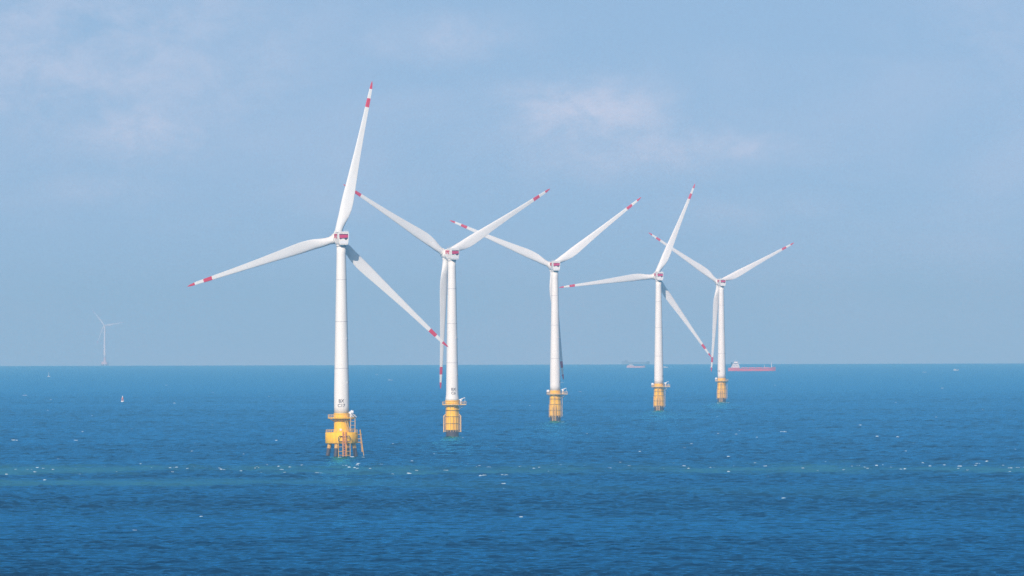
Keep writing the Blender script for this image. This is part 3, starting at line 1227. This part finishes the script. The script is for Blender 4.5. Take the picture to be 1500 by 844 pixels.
# ------------------------------------------------------------ sun and sky
SUN_EL, SUN_AZ = D(29), D(180 + 20)      # azimuth clockwise from the view direction (+Y)
sun_dir = Vector((math.sin(SUN_AZ) * math.cos(SUN_EL), math.cos(SUN_AZ) * math.cos(SUN_EL), math.sin(SUN_EL)))
ld_ = bpy.data.lights.new('sun', 'SUN')
ld_.energy = 3.3
ld_.angle = D(0.5)
ld_.color = (1.0, 0.93, 0.82)
sun = bpy.data.objects.new('sun', ld_)
sun.rotation_euler = (-sun_dir).to_track_quat('-Z', 'Y').to_euler()
sun.location = (0, 0, 500)
COL.objects.link(sun)

w = bpy.data.worlds.new('World')
sc.world = w
w.use_nodes = True
t = w.node_tree
t.nodes.clear()
L = t.links.new
wo = N(t, 'ShaderNodeOutputWorld')
bg = N(t, 'ShaderNodeBackground')
SKY_STRENGTH = 0.1
SKY_TINT = (1.22, 1.175, 1.10)
CLOUD_RGB = (6.3, 6.3, 7.4)
bg.inputs['Strength'].default_value = SKY_STRENGTH
sky = N(t, 'ShaderNodeTexSky')
sky.sky_type = 'NISHITA'
sky.sun_disc = False
sky.sun_elevation = SUN_EL
sky.sun_rotation = SUN_AZ
sky.altitude = 50
sky.air_density = 1.0
sky.dust_density = 0.6
sky.ozone_density = 2.0


def wm(op, a, b=None, clamp=False):
    n = N(t, 'ShaderNodeMath', operation=op, use_clamp=clamp)
    for i, q in enumerate((a, b)):
        if q is None:
            continue
        if isinstance(q, (int, float)):
            n.inputs[i].default_value = q
        else:
            L(q, n.inputs[i])
    return n.outputs[0]


tc = N(t, 'ShaderNodeTexCoord')
sep = N(t, 'ShaderNodeSeparateXYZ')
L(tc.outputs['Generated'], sep.inputs[0])
# clear air up to the horizon: the band of yellow dust is left out of the dome
zz = wm('ADD', wm('MULTIPLY', wm('ABSOLUTE', sep.outputs['Z']), 0.72), 0.28)
cmb = N(t, 'ShaderNodeCombineXYZ')
L(sep.outputs['X'], cmb.inputs[0]); L(sep.outputs['Y'], cmb.inputs[1]); L(zz, cmb.inputs[2])
nrm = N(t, 'ShaderNodeVectorMath', operation='NORMALIZE')
L(cmb.outputs[0], nrm.inputs[0])
L(nrm.outputs[0], sky.inputs['Vector'])
# thin high cloud, spread over the dome by direction
ay = wm('MAXIMUM', wm('ABSOLUTE', sep.outputs['Y']), 0.02)
U = wm('DIVIDE', sep.outputs['X'], ay)
V = wm('DIVIDE', sep.outputs['Z'], ay)


def wnoise(su, sv, detail, rough, off, dist=0.0):
    c = N(t, 'ShaderNodeCombineXYZ')
    L(wm('ADD', wm('MULTIPLY', U, su), off), c.inputs[0])
    L(wm('MULTIPLY', V, sv), c.inputs[1])
    n = N(t, 'ShaderNodeTexNoise')
    n.inputs['Scale'].default_value = 1.0
    n.inputs['Detail'].default_value = detail
    n.inputs['Roughness'].default_value = rough
    n.inputs['Distortion'].default_value = dist
    L(c.outputs[0], n.inputs['Vector'])
    return n.outputs['Fac']


def wr(v, a, b, c=0.0, d=1.0):
    n = N(t, 'ShaderNodeMapRange', interpolation_type='SMOOTHSTEP')
    n.inputs['From Min'].default_value = a
    n.inputs['From Max'].default_value = b
    n.inputs['To Min'].default_value = c
    n.inputs['To Max'].default_value = d
    L(v, n.inputs['Value'])
    return n.outputs[0]


def bank(px, py, wx, wy):
    """soft bound of one cloud bank, by its bearing and elevation"""
    u0, v0 = (px - 750) / F, (481 - py) / F
    a = wm('MULTIPLY', wm('SUBTRACT', U, u0), F / wx)
    b = wm('MULTIPLY', wm('SUBTRACT', V, v0), F / wy)
    return wm('EXPONENT', wm('MULTIPLY', wm('ADD', wm('MULTIPLY', a, a), wm('MULTIPLY', b, b)), -1.0))


tot = None
for b_ in ((120, 70, 330, 150, .68), (215, 185, 150, 55, .8), (860, 165, 130, 50, 1.15), (930, 220, 170, 45, .75), (1090, 215, 90, 28, .7),
           (640, 55, 130, 36, .6), (150, 275, 130, 32, .35), (700, 265, 150, 30, .3), (1080, 310, 140, 30, .3), (1480, 60, 160, 150, .3), (330, 130, 160, 60, .4)):
    g_ = wm('MULTIPLY', bank(*b_[:4]), b_[4])
    tot = g_ if tot is None else wm('MAXIMUM', tot, g_)
n1 = wr(wnoise(150, 230, 10, .66, 3.3, .25), .36, .66)
n2 = wr(wnoise(50, 85, 6, .6, 7.7, .2), .30, .60)
cl = wm('MULTIPLY', tot, wm('ADD', wm('MULTIPLY', n1, .55), wm('MULTIPLY', n2, .45)))
soft = wr(wnoise(26, 70, 6, .55, 11.0, .4), .42, .75, 0.0, .25)
cfac = wm('MULTIPLY', wm('MAXIMUM', cl, soft), .56)
mxc = N(t, 'ShaderNodeMix', data_type='RGBA')
L(cfac, mxc.inputs['Factor'])
tint = N(t, 'ShaderNodeMix', data_type='RGBA', blend_type='MULTIPLY')
tint.inputs['Factor'].default_value = 1.0
tint.inputs['B'].default_value = (*SKY_TINT, 1)
L(sky.outputs[0], tint.inputs['A'])
L(tint.outputs['Result'], mxc.inputs['A'])
mxc.inputs['B'].default_value = (*CLOUD_RGB, 1)
L(mxc.outputs['Result'], bg.inputs['Color'])
L(bg.outputs[0], wo.inputs['Surface'])

# ------------------------------------------------------------ render setup
sc.render.engine = 'CYCLES'
sc.cycles.use_denoising = True
sc.cycles.denoiser = 'OPENIMAGEDENOISE'
sc.cycles.denoising_prefilter = 'NONE'
sc.cycles.volume_bounces = 1
sc.cycles.max_bounces = 6
sc.cycles.diffuse_bounces = 2
sc.cycles.glossy_bounces = 2
vs = sc.view_settings
vs.view_transform = 'Standard'
vs.look = 'None'
vs.exposure = 0.3
vs.gamma = 1.0
vs.use_curve_mapping = False
